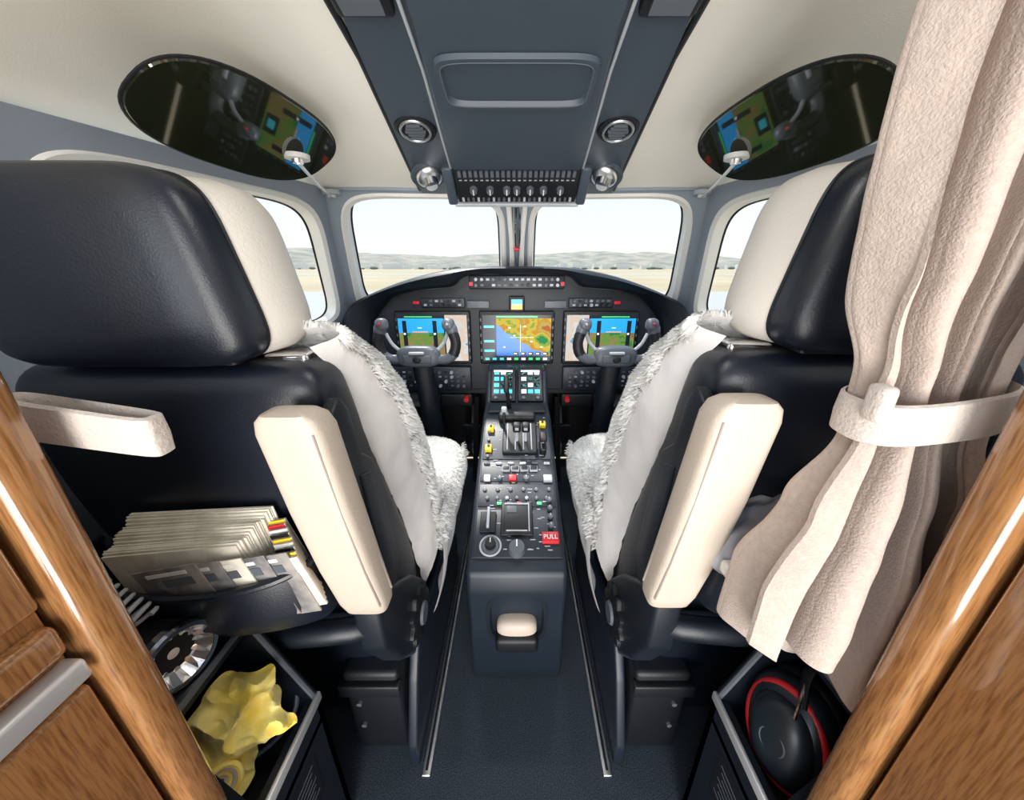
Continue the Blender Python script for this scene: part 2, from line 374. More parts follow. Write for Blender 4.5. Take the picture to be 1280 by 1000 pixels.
def display(xc,kind):
    b=B(); zc=-.305; Y=1.652
    b.box((xc,Y-.006,zc),(.345,.03,.245),black,bev=.008)
    def r(x0,x1,z0,z1,m,d=0):
        b.box((xc+(x0+x1-1)*.157,Y-.0225-d,zc+(z0+z1-1)*.106),((x1-x0)*.314,.001,(z1-z0)*.212),m)
    if kind=='map':
        r(0,1,0,1,dk); r(.2,1,.12,.93,landm,.0005)
        P=[(.2,.12),(.2,.80),(.27,.74),(.33,.62),(.42,.58),(.50,.50),(.55,.42),(.66,.36),(.72,.26),(.86,.22),(.92,.12)]
        b.add([V((xc+(2*x-1)*.157,Y-.0236,zc+(2*z-1)*.106)) for x,z in P],[list(range(len(P)))],sea)
        for i in range(8): r(.02,.17,.1+i*.105,.15+i*.105,random.choice([gr,cy,wh,dk]),.001)
        for i in range(9): r(.03+i*.108,.09+i*.108,.02,.07,random.choice([cy,wh,gr]),.001)
        r(.2,.8,.95,.98,gr,.001)
        for p in((.3,.3),(.45,.55),(.7,.42),(.6,.75),(.85,.3),(.38,.72)): r(p[0],p[0]+.03,p[1],p[1]+.025,wh,.002)
        r(.55,.555,.2,.8,wh,.002); r(.4,.75,.52,.525,wh,.002)
        for i in range(5): r(.45+i*.11,.53+i*.11,.13,.20,dk,.002); r(.46+i*.11,.50+i*.11,.15,.18,wh,.003)
    else:
        f=(lambda a,c:(a,c)) if kind<0 else (lambda a,c:(1-c,1-a))
        a,c=f(0,.66) ; r(a,c,.0,.62,terrm); r(a,c,.62,1,skyb)
        a,c=f(.68,1); r(a,c,0,1,chartm); 
        a,c=f(.66,.68); r(a,c,0,1,dk)
        for (p,q_) in((.06,.12),(.50,.56)):
            a,c=f(p,q_); r(a,c,.3,.88,dk,.001); r(a+.01,c-.02,.58,.62,wh,.002)
        a,c=f(.2,.42); r(a,c,.63,.65,orr,.001); a,c=f(.28,.34); r(a,c,.72,.735,wh,.001)
        a,c=f(.2,.42); r(a,c,.04,.3,dk,.001); a,c=f(.26,.36); r(a,c,.1,.24,cy,.002)
        a,c=f(0,.66); r(a,c,.93,1,dk,.001); a,c=f(.1,.5); r(a,c,.95,.975,gr,.002)
    for s_ in(-1,1): 
        for k in range(6): b.box((xc+s_*.165,Y-.022,zc-.09+k*.035),(.006,.004,.014),midp)
    b.build('flight_display',recalc=False)
display(-.385,-1); display(0,'map'); display(.385,1)

# ---------------------------------------------------------------- centre pedestal
b=B()
prof=[(.70,-1.15),(.70,-.90),(.69,-.80),(.70,-.745),(.715,-.735),(1.257,-.536),(1.38,-.53),(1.50,-.42),(1.64,-.42),(1.64,-1.15)]
b.prism(prof,-.132,.132,panel2,bev=.012)
d=V((0,.542,.199)).normalized(); nrm=V((0,-d.z,d.y))
def pf(x,Y,o_=0.): 
    return fr(V((x,Y,-.735+.367*(Y-.715)))+nrm*o_,nrm)
b.box((0,.272,0.0015),(.245,.535,.006),panelm,Mx=pf(0,.73-.0,.0),bev=.002)
def pb(u0,u1,y0,y1,h,m,bev=.0015,o_=.004):
    b.box((0,0,h/2),(u1-u0,(y1-y0)*1.065,h),m,Mx=pf((u0+u1)/2,(y0+y1)/2,o_),bev=bev)
def kn(x,Y,r,h,m): b.cyl((0,0,.004),(0,0,h),r,r*.85,m,20,Mx=pf(x,Y)); b.box((0,r*.4,h),(r*.15,r*.8,.002),white,Mx=pf(x,Y))
for (y0,y1) in((.735,.87),(.88,.955),(.965,1.04),(1.05,1.25)): pb(-.117,.117,y0,y1,.004,panel2,o_=.003)
for k in range(90):
    x=random.uniform(-.105,.10); y=random.uniform(.74,1.24); pb(x,x+random.uniform(.006,.016),y,y+.0022,.0052,greyp,0,.003)
kn(-.072,.765,.026,.012,midp); kn(-.072,.765,.016,.028,black); kn(.0,.755,.024,.026,midp)
b.torus(pf(-.072,.765,.008),.028,.003,greyp)
pb(.070,.116,.77,.80,.012,red)
pb(-.046,.046,.79,.888,.012,black,.003); pb(-.036,.036,.797,.881,.013,black); pb(-.03,.0,.855,.875,.016,midp); pb(-.03,.03,.80,.803,.017,greyp)
pb(-.036,.036,.88,.884,.016,greyp); pb(.033,.037,.80,.884,.016,greyp)
pb(-.105,-.06,.80,.86,.010,black); pb(-.086,-.078,.81,.87,.02,greyp)
for k in range(4): kn(.098,.82+k*.026,.0085,.018,midp)
for k in range(7): kn(-.09+k*.03,.905,.006,.014,random.choice([greyp,midp]))
for k in range(5): pb(-.06+k*.03,-.045+k*.03,.885,.893,.008,[green,midp,red,midp,green][k])
for k in range(6): kn(-.10+k*.04,.935,.007,.012,midp)
pb(-.105,-.085,.965,.985,.012,white); pb(-.025,-.002,.965,.985,.012,red); pb(.085,.113,.962,.985,.012,greyp)
kn(.03,.975,.01,.016,midp); kn(-.055,.975,.008,.016,midp)
for k in range(4): pb(-.048+k*.03,-.022+k*.03,1.0,1.018,.012,greyp); pb(-.046+k*.03,-.024+k*.03,1.002,1.016,.0135,black)
for k in range(6): pb(-.11+k*.04,-.09+k*.04,1.028,1.036,.009,random.choice([greyp,midp,white]))
pb(-.05,.07,1.07,1.21,.016,black,.004)
for k in range(4): pb(-.035+k*.028,-.031+k*.028,1.08,1.2,.018,greyp)
for x in(.0,.03):
    Mx=pf(x,1.12); b.tube([(0,0,.01),(0,.005,.05),(0,.0,.075)],[.007,.006,.006],greyp,10,Mx=Mx); b.box((0,0,.085),(.028,.028,.034),black,Mx=Mx,bev=.008)
    b.box((0,-.014,.09),(.012,.004,.01),greyp,Mx=Mx)
Mx=pf(-.045,1.17); b.tube([(0,0,.01),(0,.01,.07),(0,.02,.10)],[.005,.005,.005],black,10,Mx=Mx); b.box((0,.02,.10),(.02,.016,.022),greyp,Mx=Mx,bev=.006)
Mx=pf(.09,1.10); b.box((0,0,.02),(.022,.07,.03),black,Mx=Mx,bev=.006); b.tube([(0,0,.03),(0,0,.06)],.006,greyp,8,Mx=Mx); b.box((0,0,.06),(.024,.04,.018),black,Mx=Mx,bev=.006)
for (x,Y) in((-.095,1.18),(-.098,1.09),(.095,1.2)): pb(x-.011,x+.011,Y-.012,Y+.012,.018,yellow); pb(x-.004,x+.004,Y+.0,Y+.008,.022,black)
for k in range(5): kn(-.1,1.06+k*.035,.006,.014,midp)
pb(-.07,.07,1.215,1.25,.035,black,.012)
b.box((0,1.32,-.527),(.22,.09,.012),panelm,bev=.003); b.tube([(-.03,1.30,-.52),(-.035,1.29,-.47),(-.04,1.27,-.42)],[.01,.007,.01],black,10)
b.box((-.04,1.27,-.41),(.02,.02,.07),black,bev=.006)
q=sup(3.2,40); Mx=fr((0,.70,-.90),(0,-1,0))
b.loft([[V((a*.085,c*.095,-.01)) for a,c in q],[V((a*.084,c*.094,.008)) for a,c in q],[V((a*.074,c*.084,.008)) for a,c in q],[V((a*.068,c*.078,.001)) for a,c in q]],shellm,True,Mx=Mx)
b.ell((0,.690,-.918),(.055,.030,.036),cream,n=3.); b.box((0,.672,-.945),(.115,.05,.05),black,bev=.012)
ped=b.build('center_pedestal')
tcv=bpy.data.curves.new('pull_label','FONT'); tcv.body='PULL'; tcv.size=.018; tcv.align_x='CENTER'; tcv.extrude=.0003; tcv.materials.append(white)
to=bpy.data.objects.new('pull_label',tcv); sc.collection.objects.link(to); to.parent=ped
to.matrix_local=Matrix.Translation((0,0,H))@pf(.093,.779,.0185)
for x in(-.058,.058):
    b=B(); z_=V((0,-.69,.72)); Mx=fr((x,1.44,-.470),z_.normalized())
    b.box((0,0,.006),(.108,.165,.016),black,Mx=Mx,bev=.006); b.box((0,.006,.0148),(.088,.125,.001),dk,Mx=Mx)
    for i in range(3):
        for j in range(4): b.box((-.028+i*.028,-.038+j*.03,.0158),(.021,.018,.001),random.choice([cy,txtm,txtm,wh]),Mx=Mx)
    b.box((0,.06,.0158),(.08,.008,.001),wh,Mx=Mx)
    for k in(-1,1): b.cyl((k*.03,-.07,.012),(k*.03,-.07,.024),.008,.007,midp,12,Mx=Mx)
    b.build('touchscreen_controller',recalc=False)

# ---------------------------------------------------------------- yokes
for sgn in(-1,1):
    b=B(); cx=sgn*.385; Y=1.36; z0=-.325
    b.ell((cx,Y,z0),(.085,.03,.042),yokem,n=3.2); b.box((cx,Y-.024,z0-.006),(.11,.02,.035),midp,bev=.008); b.box((cx,Y-.028,z0+.018),(.06,.02,.012),greyp,bev=.005); b.ell((cx,Y-.036,z0-.006),(.016,.006,.013),black)
    for s in(-1,1):
        p=cr([(cx+s*.05,Y,z0-.005),(cx+s*.10,Y-.005,z0-.012),(cx+s*.138,Y-.01,z0+.01),(cx+s*.150,Y-.01,z0+.055),(cx+s*.140,Y-.01,z0+.095),(cx+s*.128,Y-.01,z0+.125)],16)
        b.tube(p,[.022,.020,.019,.019,.019,.020,.020,.019,.019,.018,.018,.019,.022,.024,.023,.016],yokem,14,flat=(1,.85))
        b.tube(p[6:13],[.0205]*7,black,14)
        b.ell((cx+s*.126,Y-.012,z0+.125),(.024,.022,.024),yokem,n=2.6); b.cyl((cx+s*.126,Y-.03,z0+.13),(cx+s*.126,Y-.042,z0+.13),.005,.004,red if s==sgn else greyp,12)
        b.tube(cr([(cx+s*.07,Y,z0+.02),(cx+s*.10,Y,z0+.05),(cx+s*.118,Y,z0+.09)],8),.007,greyp,8)
    b.tube([(cx,Y+.01,z0),(cx,Y+.05,z0-.03)],.035,black,14)
    b.tube(cr([(cx,Y+.03,z0-.02),(cx+(-sgn)*.01,Y+.04,z0-.15),(cx-sgn*.02,Y+.06,z0-.4),(cx-sgn*.03,Y+.08,-1.15)],14),.042,shellm,14,flat=(1,.8))
    b.build('control_yoke')
for x in(-.44,-.24,.24,.44):
    b=B(); b.box((0,0,0),(.10,.02,.15),black,Mx=Matrix.Translation((x,1.75,-.85))@Matrix.Rotation(.4,4,'X'),bev=.006)
    b.tube([(x,1.78,-.82),(x,1.9,-.62)],.012,alum,8); b.tube([(x,1.76,-.92),(x,1.85,-1.15)],.012,alum,8)
    b.build('rudder_pedal')
b=B()
for sgn in(-1,1):
    b.box((sgn*.30,1.70,-.62),(.16,.10,.07),black,bev=.01); b.cyl((sgn*.245,1.63,-.60),(sgn*.245,1.60,-.60),.014,.012,red,12)
    b.box((sgn*.52,1.72,-.63),(.18,.08,.08),midp,bev=.01)
    b.tube([(sgn*.2,1.66,-.6),(sgn*.22,1.68,-.9),(sgn*.24,1.75,-1.15)],.014,black,8)
b.build('footwell_equipment')
for sgn in(-1,1):
    b=B(); b.box((sgn*.765,1.26,-.80),(.07,.55,.68),shellm,bev=.02); b.box((sgn*.765,1.25,-.455),(.05,.3,.012),panelm,bev=.003)
    for k in range(6): b.cyl((sgn*.765,1.15+k*.045,-.45),(sgn*.765,1.15+k*.045,-.43),.012,.01,midp,12)
    b.build('side_console')

# ---------------------------------------------------------------- seats
def seat(mirror,dz):
    b=B()
    def outl(Y,sc_,dz=0.,ex=0.):
        r=[]
        for a,c in sup(5.5,64):
            z=-.006+c*.114*sc_; t=(z+.12)/.23; hw=(.172+(.122-.172)*max(0,min(1,t)))*(1-.25*(1-sc_))
            r.append(V((.492+a*(hw+ex)*sc_,Y,z+dz)))
        return r
    b.loft([outl(.418,.62),outl(.421,.84),outl(.427,.94),outl(.438,.99),outl(.455,1.0),outl(.474,.99),outl(.478,.965)],leather)
    b.tube(outl(.476,.985),.003,black,6,closed=True)
    b.loft([outl(.474,.96,0,.004),outl(.49,.99,0,.006),outl(.53,1.01,.002,.008),outl(.57,.99,.003,.008),outl(.60,.92,.004,.006),outl(.62,.80,.004),outl(.628,.6,.004)],creamw)
    b.box((.49,.50,-.127),(.22,.07,.03),black,bev=.008)
    b.box((.33,.515,-.122),(.06,.05,.014),chrome,bev=.004)
    q=sup(5,56); rings=[]
    for z,yb,yf,hx in cr4([(-.122,.485,.515,.16),(-.126,.458,.54,.19),(-.145,.442,.55,.208),(-.18,.437,.56,.215),(-.30,.440,.60,.22),(-.46,.465,.66,.225),(-.60,.50,.72,.225),(-.75,.54,.76,.22),(-.88,.57,.78,.20)],24):
        rings.append([V((.48+a*hx,(yb+yf)/2+c*(yf-yb)/2,z)) for a,c in q])
    b.loft(rings,leather)
    b.tube(cr([(.27,.52,-.66),(.30,.475,-.64),(.48,.46,-.64),(.66,.475,-.64),(.69,.52,-.66)],16),.022,shellm,10)
    q=sup(4.5,36); rings=[]
    for z,cy_,k in[(-.155,.385,.35),(-.158,.385,.7),(-.166,.388,.9),(-.182,.391,1.),(-.30,.405,1.02),(-.42,.423,1.),(-.51,.440,.95),(-.535,.445,.85),(-.545,.447,.55)]:
        rings.append([V((.268-.018*(-.16-z)/.4*1+a*.040*k,cy_+c*.028*k,z)) for a,c in q])
    b.loft(rings,cream)
    for dx,dy in((-.032,-.0245),(-.0385,.012)):
        b.tube([V((.268-.018*(-.16-z)/.4+dx,cy_+dy,z)) for z,cy_ in((-.18,.391),(-.30,.405),(-.42,.423),(-.51,.44))],.0018,creams,6)
    b.prism([(.43,-.18),(.455,-.165),(.475,-.19),(.49,-.27),(.525,-.30),(.55,-.42),(.57,-.55),(.54,-.60),(.48,-.56),(.45,-.40)],.243,.262,shellm,bev=.004)
    b.prism([(.47,-.30),(.50,-.31),(.53,-.45),(.54,-.54),(.50,-.54),(.48,-.42)],.238,.25,panel2,bev=.003)
    b.prism([(.46,-.56),(.54,-.60),(.64,-.68),(.72,-.78),(.74,-.90),(.60,-.90),(.52,-.80),(.46,-.68)],.245,.30,shellm,bev=.012)
    Mx=fr((.232,.635,-.80),(1,0,0),(0,1,0)); rr=[]
    for h,k in((0,.85),(.004,1),(.022,1),(.026,.9)):
        rr.append([V(((.064+.007*math.cos(10*t))*k*math.cos(t),(.064+.007*math.cos(10*t))*k*math.sin(t),h)) for t in [2*math.pi*i/80 for i in range(80)]])
    b.loft(rr,black,True,Mx=Mx); b.cyl((0,0,-.006),(0,0,.0),.025,.028,midp,20,Mx=Mx)
    RF=[((.50,-.105),(.535,-.085)),((.525,-.16),(.60,-.125)),((.56,-.28),(.69,-.215)),((.61,-.40),(.765,-.325)),((.66,-.52),(.82,-.44)),((.70,-.66),(.85,-.56)),((.725,-.80),(.865,-.70))]
    rows=[]
    for i,(R,F) in enumerate(RF):
        t=i/6; xi=.285-.03*min(1,t*3)-.012*t; xo=.70
        def P(x,k,dy=0): return V((x,R[0]+(F[0]-R[0])*k+dy,R[1]+(F[1]-R[1])*k))
        rows.append([P(xi+.012,-.05),P(xi-.012,.3),P(xi-.02,.65),P(xi-.006,.93),P(xi+.03,1.05),P(xi+.08,.95,-.01),P(xi+.13,.75,-.02),P(.48,.7,-.02),P(xo-.13,.75,-.02),P(xo-.05,1.0),P(xo,.8),P(xo+.01,0)])
    rows=[cr(r,60) for r in rows]; cols=list(zip(*rows)); cols=[cr(c,44) for c in cols]; rows=[list(r) for r in zip(*cols)]
    for i,r in enumerate(rows):
        for j,p in enumerate(r):
            n_=noise.noise(p*22)*.006+noise.noise(p*55)*.002; r[j]=p+V((-n_ if j<30 else n_,n_,0))
    nb=12
    b.grid([r[:nb+1] for r in rows],woolb); b.grid([r[nb:] for r in rows],wool)
    b.fur([r[8:30] for r in rows],woolf,80000,.018,cen=(.48,.55,-.5),region=lambda a,c:c>.16 or random.random()<c*5)
    b.fur([r[30:] for r in rows],woolf,12000,.018,w=.0015,cen=(.48,.55,-.5))
    rings=[];q=sup(3.6,60)
    for i in range(15):
        a=-math.pi/2+math.pi*i/14; cz=spow(math.sin(a),2/3.); ck=max(spow(math.cos(a),2/3.),.02)
        ring=[]
        for x,y in q:
            p=V((.445+x*.262*ck,.985+y*.21*ck,-.635+.075*cz)); p.z+=noise.noise(p*14)*.008; ring.append(p)
        rings.append(ring)
    b.loft(rings,wool); b.fur([r+[r[0]] for r in rings[5:]],woolf,60000,.015,cen=(.445,.985,-.635))
    rows=[]
    for j in range(10):
        f=j/9; r=[]
        for i in range(25):
            g=i/24; top=V((.20,.74+.42*g,-.60)); bot=V((.222-.012*g,.68+.42*g,-.86+.10*g)); p=top.lerp(bot,f); p.x-=.008*math.sin(g*20)*f+.02*math.sin(math.pi*f); r.append(p)
        rows.append(r)
    b.grid(rows,woolb); b.fur(rows,woolf,6000,.016,cen=(.5,.9,-.7),region=lambda a,c:a<.25)
    b.box((.46,.80,-.78),(.40,.42,.16),shellm,bev=.02)
    b.prism([(.50,-1.15),(.50,-1.08),(.56,-.93),(.60,-.86),(1.08,-.86),(1.12,-1.0),(1.12,-1.15)],.238,.262,panel2,bev=.006)
    b.box((.335,.70,-1.0),(.13,.34,.28),black,bev=.012); b.box((.60,.70,-1.0),(.13,.34,.28),black,bev=.012)
    b.box((.46,.74,-1.03),(.20,.26,.2),shellm,bev=.01)
    b.box((.335,.525,-.90),(.14,.02,.035),black,bev=.004)
    for z in(-.96,-1.04): b.cyl((.37,.532,z),(.37,.524,z),.006,.006,midp,10)
    rings=[]
    for z,k in((-.54,.4),(-.537,.7),(-.52,.9),(-.49,1.),(-.44,1.0),(-.425,.98)):
        r=[]
        for i in range(31):
            t=math.pi*i/30; x=.485-.185*math.cos(t)*(.9+.1*k); r.append(V((x,.455-.093*k*math.sin(t)**.5,z+.02*abs(math.cos(t))**2*(k>.9)-.008*math.sin(t)*(k>.97))))
        rings.append(r)
    b.grid(rings,leather); b.tube(rings[-1],.006,leather,8)
    for p in b.v:
        if p.z>-.72: p.z+=dz*min(1,(p.z+.72)/.2)
    return b.build('pilot_seat',mirror=mirror,recalc=False)
seat(True,0.); seat(False,.016)
for sgn in(-1,1):
    b=B(); b.box((sgn*.218,1.05,-1.143),(.022,1.15,.012),alum,bev=.003); b.box((sgn*.218,1.05,-1.136),(.006,1.13,.002),black); b.build('seat_track')

# ---------------------------------------------------------------- manuals in pocket
b=B()
for k in range(18):
    y=.438-k*.0026; top=-.335-.0022*k+.003*math.sin(k*.9); w=.215-.001*k+random.uniform(-.003,.003); hh=.17
    Mx=Matrix.Translation((-.462-.001*k,y,top-hh/2))@Matrix.Rotation(-.06-.003*k,4,'Y')@Matrix.Rotation(.06,4,'X')
    b.box((0,0,0),(w,.00245,hh),paper,Mx=Mx,bev=.0006)
for k,(m,x) in enumerate(((yellow,-.350),(red,-.348),(white,-.342),(black,-.338),(yellow,-.332),(white,-.328),(black,-.324),(yellow,-.320),(white,-.316))):
    Mx=Matrix.Translation((x+.004,.430-k*.005,-.398-.004*k))@Matrix.Rotation(-.22,4,'Y')@Matrix.Rotation(.06,4,'X'); b.box((0,0,0),(.030,.003,.10),paper,Mx=Mx); b.box((0,-.0006,.036),(.028,.0035,.028),m,Mx=Mx)
for k in range(5):
    Mx=Matrix.Translation((-.355-.030*k,.388-.0030*k,-.438-.002*k))@Matrix.Rotation(-.20,4,'Y')@Matrix.Rotation(.05,4,'X'); b.box((0,0,0),(.095,.0025,.12),paperg if k!=2 else paper,Mx=Mx,bev=.0006)
    b.box((.0,-.0016,.050),(.06,.001,.006),white,Mx=Mx); b.box((.01,-.0016,.034),(.045,.001,.014),midp,Mx=Mx)
b.build('flight_manuals')
b=B(); P0=V((-.550,.340,-.385)); P1=V((-.495,.338,-.440)); ax=(P1-P0).normalized(); u_=ax.cross(V((0,1,0))).normalized(); w_=ax.cross(u_)
b.tube([P0.lerp(P1,i/200)+(u_*math.cos(i/200*2*math.pi*7)+w_*math.sin(i/200*2*math.pi*7))*.015 for i in range(201)],.0028,greyp,8); b.build('coiled_cord')
b=B(); b.ell((.405,.40,-.37),(.105,.045,.085),bagm,nz=.035,ns=16,seg=48,rg=28,Mx=None); b.ell((.48,.41,-.29),(.07,.035,.06),bagm,nz=.03,ns=18,seg=40,rg=22)
b.tube(cr([(.30,.375,-.37),(.35,.355,-.31),(.42,.350,-.27),(.49,.365,-.24)],14),.005,midp,8); b.box((.300,.375,-.39),(.03,.02,.02),white,bev=.005)
b.build('stowed_bag')

# ---------------------------------------------------------------- stowage bins
for sgn in(-1,1):
    b=B(); y0,y1=.258,.425
    b.prism([(y0,-.546),(y1,-.546),(y1,-.562),(y0,-.562)],.446,.74,shellm)
    b.box((.56,(y0+y1)/2,-1.14),(.36,y1-y0,.02),black); b.box((.735,(y0+y1)/2,-.85),(.015,y1-y0,.6),black)
    b.box((.378,(y0+y1)/2,-.946),(.016,y1-y0,.408),shellm)
    for yy in(y1-.006,y0+.006): b.loft([[V((x,yy+dy,z)) for x,z in((.37,-1.15),(.37,-.742),(.446,-.546),(.74,-.546),(.74,-1.15))] for dy in(-.006,.006)],shellm)
    b.box((.55,(y0+y1)/2,-.80),(.36,y1-y0-.02,.012),black)
    b.box((.368,(y0+y1)/2,-.744),(.008,y1-y0,.020),silver,bev=.003); b.tube([V((.448,y0,-.548)),V((.448,y1,-.548))],.005,midp,8); b.tube([V((.372,y1-.008,-.742)),V((.448,y1-.008,-.546))],.005,midp,8)
    b.box((.3695,.33,-.88),(.001,.09,.12),black)
    for k in range(7): b.box((.3688,.33,-.84-.012*k),(.0006,.07-.01*(k%3),.003),midp)
    b.build('stowage_bin',mirror=sgn<0,recalc=False)
b=B(); a=V((-.462,.330,-.498)); dd=V((-.96,.28,.0)).normalized()
lens=M('flashlight_reflector',(.92,.93,.95),.22,.9)
b.cyl(a+dd*.012,a+dd*.05,.043,.036,black,28); b.cyl(a+dd*.05,a+dd*.075,.036,.024,black,28); b.cyl(a+dd*.075,a+dd*.20,.023,.023,black,28)
fa=fr(a,-dd,(0,0,1))
def rg_(r,h): return [V((r*math.cos(2*math.pi*i/36),r*math.sin(2*math.pi*i/36),h)) for i in range(36)]
b.loft([rg_(.043,-.014),rg_(.046,0),rg_(.045,.006),rg_(.039,.006)],chrome,False,Mx=fa)
for i in range(24):
    a0,a1=2*math.pi*i/24,2*math.pi*(i+1)/24; am=(a0+a1)/2
    for (r0,h0),(r1,h1) in(((.039,.005),(.028,-.010)),((.028,-.010),(.012,-.022))):
        e=.003 if i%2 else -.001
        w_=[V((r0*math.cos(a0),r0*math.sin(a0),h0)),V((r0*math.cos(a1),r0*math.sin(a1),h0)),V((r1*math.cos(a1),r1*math.sin(a1),h1)),V((r1*math.cos(a0),r1*math.sin(a0),h1)),V(((r0+r1)/2*math.cos(am),(r0+r1)/2*math.sin(am),(h0+h1)/2+e))]
        b.add(w_,[(0,1,4),(1,2,4),(2,3,4),(3,0,4)],lens,fa)
b.ell((0,0,-.020),(.012,.012,.010),white,Mx=fa)
for k in range(4): b.torus(fr(a+dd*(.10+k*.025),dd,(0,0,1)),.023,.003,midp,20,6)
b.build('flashlight',ang=15)
# crumpled yellow cloth
b=B()
def rag(Mx,R,seed,lobes,nr=44,na=160):
    rings=[]
    for i in range(nr):
        t=i/(nr-1); ring=[]
        for k in range(na):
            a=2*math.pi*k/na; out=1+.5*noise.noise(V((math.cos(a)*1.4,math.sin(a)*1.4,seed)))+.22*math.cos(lobes*a+seed)
            r=R*t*(1+(out-1)*t); x,y=r*math.cos(a),r*math.sin(a)
            x+=.016*noise.noise(V((x*30,y*30,seed+3)))*t; y+=.016*noise.noise(V((x*30,y*30,seed+6)))*t
            n1=1-abs(noise.noise(V((x*19,y*19,seed+1))))*2.2; n2=1-abs(noise.noise(V((x*42,y*42,seed+2))))*2
            ring.append(V((x,y,.026*n1+.011*n2-.022*t*t+.012*t*math.cos(lobes*a+seed))))
        rings.append(ring)
    b.loft(rings,yel,False,Mx=Mx)
rag(fr((-.440,.350,-.655),(.55,-.62,.55),(.2,.1,1)),.060,2.3,4)
rag(fr((-.462,.320,-.715),(.5,-.70,.5),(.4,.1,1)),.050,7.1,3)
c0=V((-.440,.292,-.715)); ax=V((.65,-.5,.5)).normalized(); fm=fr(c0,ax,(0,0,1))
for k in range(4): b.torus(fm@Matrix.Translation((0,0,.003*k)),.008+.0048*k,.0045,yel if k%2 else felt2,28,8)
b.build('yellow_cloth')
b=B(); b.torus(fr((-.455,.375,-.72),(.6,-.7,.3)),.068,.004,midp,40,8); b.build('hose_loop')
# ear defenders: cushion + cup with a red stripe round the shell, second cup behind, headband
gsh=M('graphite_shell',(.014,.022,.030),.35)
b=B(); Mx=fr((.440,.345,-.705),(-.95,-.35,.25),(.0,.35,1))
b.ell((0,0,-.030),(.096,.070,.030),black,n=2.4,Mx=Mx); b.ell((0,0,-.008),(.090,.065,.040),gsh,n=2.4,Mx=Mx); b.ell((0,0,.016),(.066,.047,.032),gsh,n=2.3,Mx=Mx)
b.torus(Mx@Matrix.Translation((0,0,.012)),.0635,.0065,red,56,10,sx=1.21,sy=.875)
b.torus(Mx@Matrix.Translation((0,0,.045)),.018,.002,midp)
b.tube(cr([(.44,.345,-.63),(.455,.365,-.585),(.50,.375,-.572),(.56,.37,-.60),(.60,.35,-.70)],24),.009,black,10,flat=(1.8,.6)); b.tube(cr([(.425,.33,-.70),(.425,.335,-.64),(.445,.355,-.59)],10),.003,chrome,8)
b.ell((.60,.34,-.735),(.03,.045,.055),gsh)
b.build('ear_defenders')

# ---------------------------------------------------------------- door posts / cabinets
for sgn in(-1,1):
    b=B(); q=sup(3.5,32)
    b.loft([[V((.397+a*.026,.233+c*.018,z)) for a,c in q] for z in(-1.15,.40)],oak)
    b.build('door_frame_post',mirror=sgn<0)
    b=B(); b.box((.56,-.05,-.62),(.33,.52,1.06),oak)
    if sgn<0:
        b.box((.391,.03,-.10),(.014,.36,.32),oak,bev=.012)
        b.box((.390,.03,-.292),(.018,.36,.034),oak,bev=.008)
        b.box((.386,.03,-.328),(.020,.36,.022),silver,bev=.004)
        b.box((.391,.03,-.60),(.012,.36,.50),oak,bev=.012)
    else:
        b.box((.391,.03,-.45),(.012,.36,.98),oak,bev=.01)
    b.build('wood_cabinet',mirror=sgn<0)

# ---------------------------------------------------------------- curtain (one pleated sheet gathered by the tie)
b=B()
def lin(tab,z):
    for (z0,v0),(z1,v1) in zip(tab,tab[1:]):
        if z>=z1:
            t=(z0-z)/(z0-z1); t=t*t*(3-2*t); return v0+(v1-v0)*t
    return tab[-1][1]
XL=[(.40,.31),(.16,.296),(.07,.298),(-.02,.305),(-.10,.326),(-.15,.328),(-.24,.304),(-.34,.274),(-.42,.272),(-.52,.29)]
XR=[(.40,.44),(.16,.435),(.07,.445),(-.02,.440),(-.10,.434),(-.15,.440),(-.24,.46),(-.34,.475),(-.42,.48),(-.52,.485)]
AM=[(.40,.022),(.16,.025),(.0,.023),(-.08,.016),(-.15,.016),(-.24,.030),(-.34,.040),(-.52,.040)]
NF=3.0; NS=260; NZ=140
rows=[]
for j in range(NZ):
    f=j/(NZ-1); r=[]
    for i in range(NS):
        s=i/(NS-1)
        zb=-.435 if s<.44 else (-.515 if s>.54 else -.435-.08*((s-.44)/.10))
        ph=2*math.pi*(NF*s)
        z=.40+(zb-.40)*f
        xl,xr,A=lin(XL,z),lin(XR,z),lin(AM,z)
        ph2=ph+.6*math.sin(z*6+1)+.3*math.sin(z*11+s*4)
        x=xl+(xr-xl)*s+A*.42*math.sin(2*ph2)-A*.30*math.sin(ph2)
        cw=math.cos(ph2); y=.312-A*(math.copysign(abs(cw)**.8,cw))+A*.25*math.cos(2.3*ph2+1.3)
        p=V((x,y,z)); k=noise.noise(p*14)*.005+noise.noise(p*36)*.0015
        tw=math.exp(-((z+.12)/.08)**2); k+=.002*tw*math.sin(60*s+z*20)
        z_=z+.010*f*math.cos(ph2)+.02*max(0,(f-.9)/.1)*max(0,.12-s)/.12
        r.append(V((x+k*.5,y+k,z_)))
    rows.append(r)
back=[[p+V((0,.006,0)) for p in r] for r in rows]
b.grid(rows,felt); b.grid(back,felt); b.grid([rows[-1],back[-1]],felt); b.grid([[r[0] for r in rows],[r[0] for r in back]],felt)
b.build('curtain',ang=80,recalc=False)
def band(cx,cy_,z,hx,hy,h,n):
    b=B(); q=sup(n,60); r=[]
    for dz,k in((-h/2,0.),(-h/2+.002,.003),(0,.004),(h/2-.002,.003),(h/2,0.),(0,-.002)):
        r.append([V((cx+a*(hx+k),cy_+c*(hy+k),z+dz+.010*a)) for a,c in q])
    r.append(r[0]); b.loft(r,felt2,False)
    return b
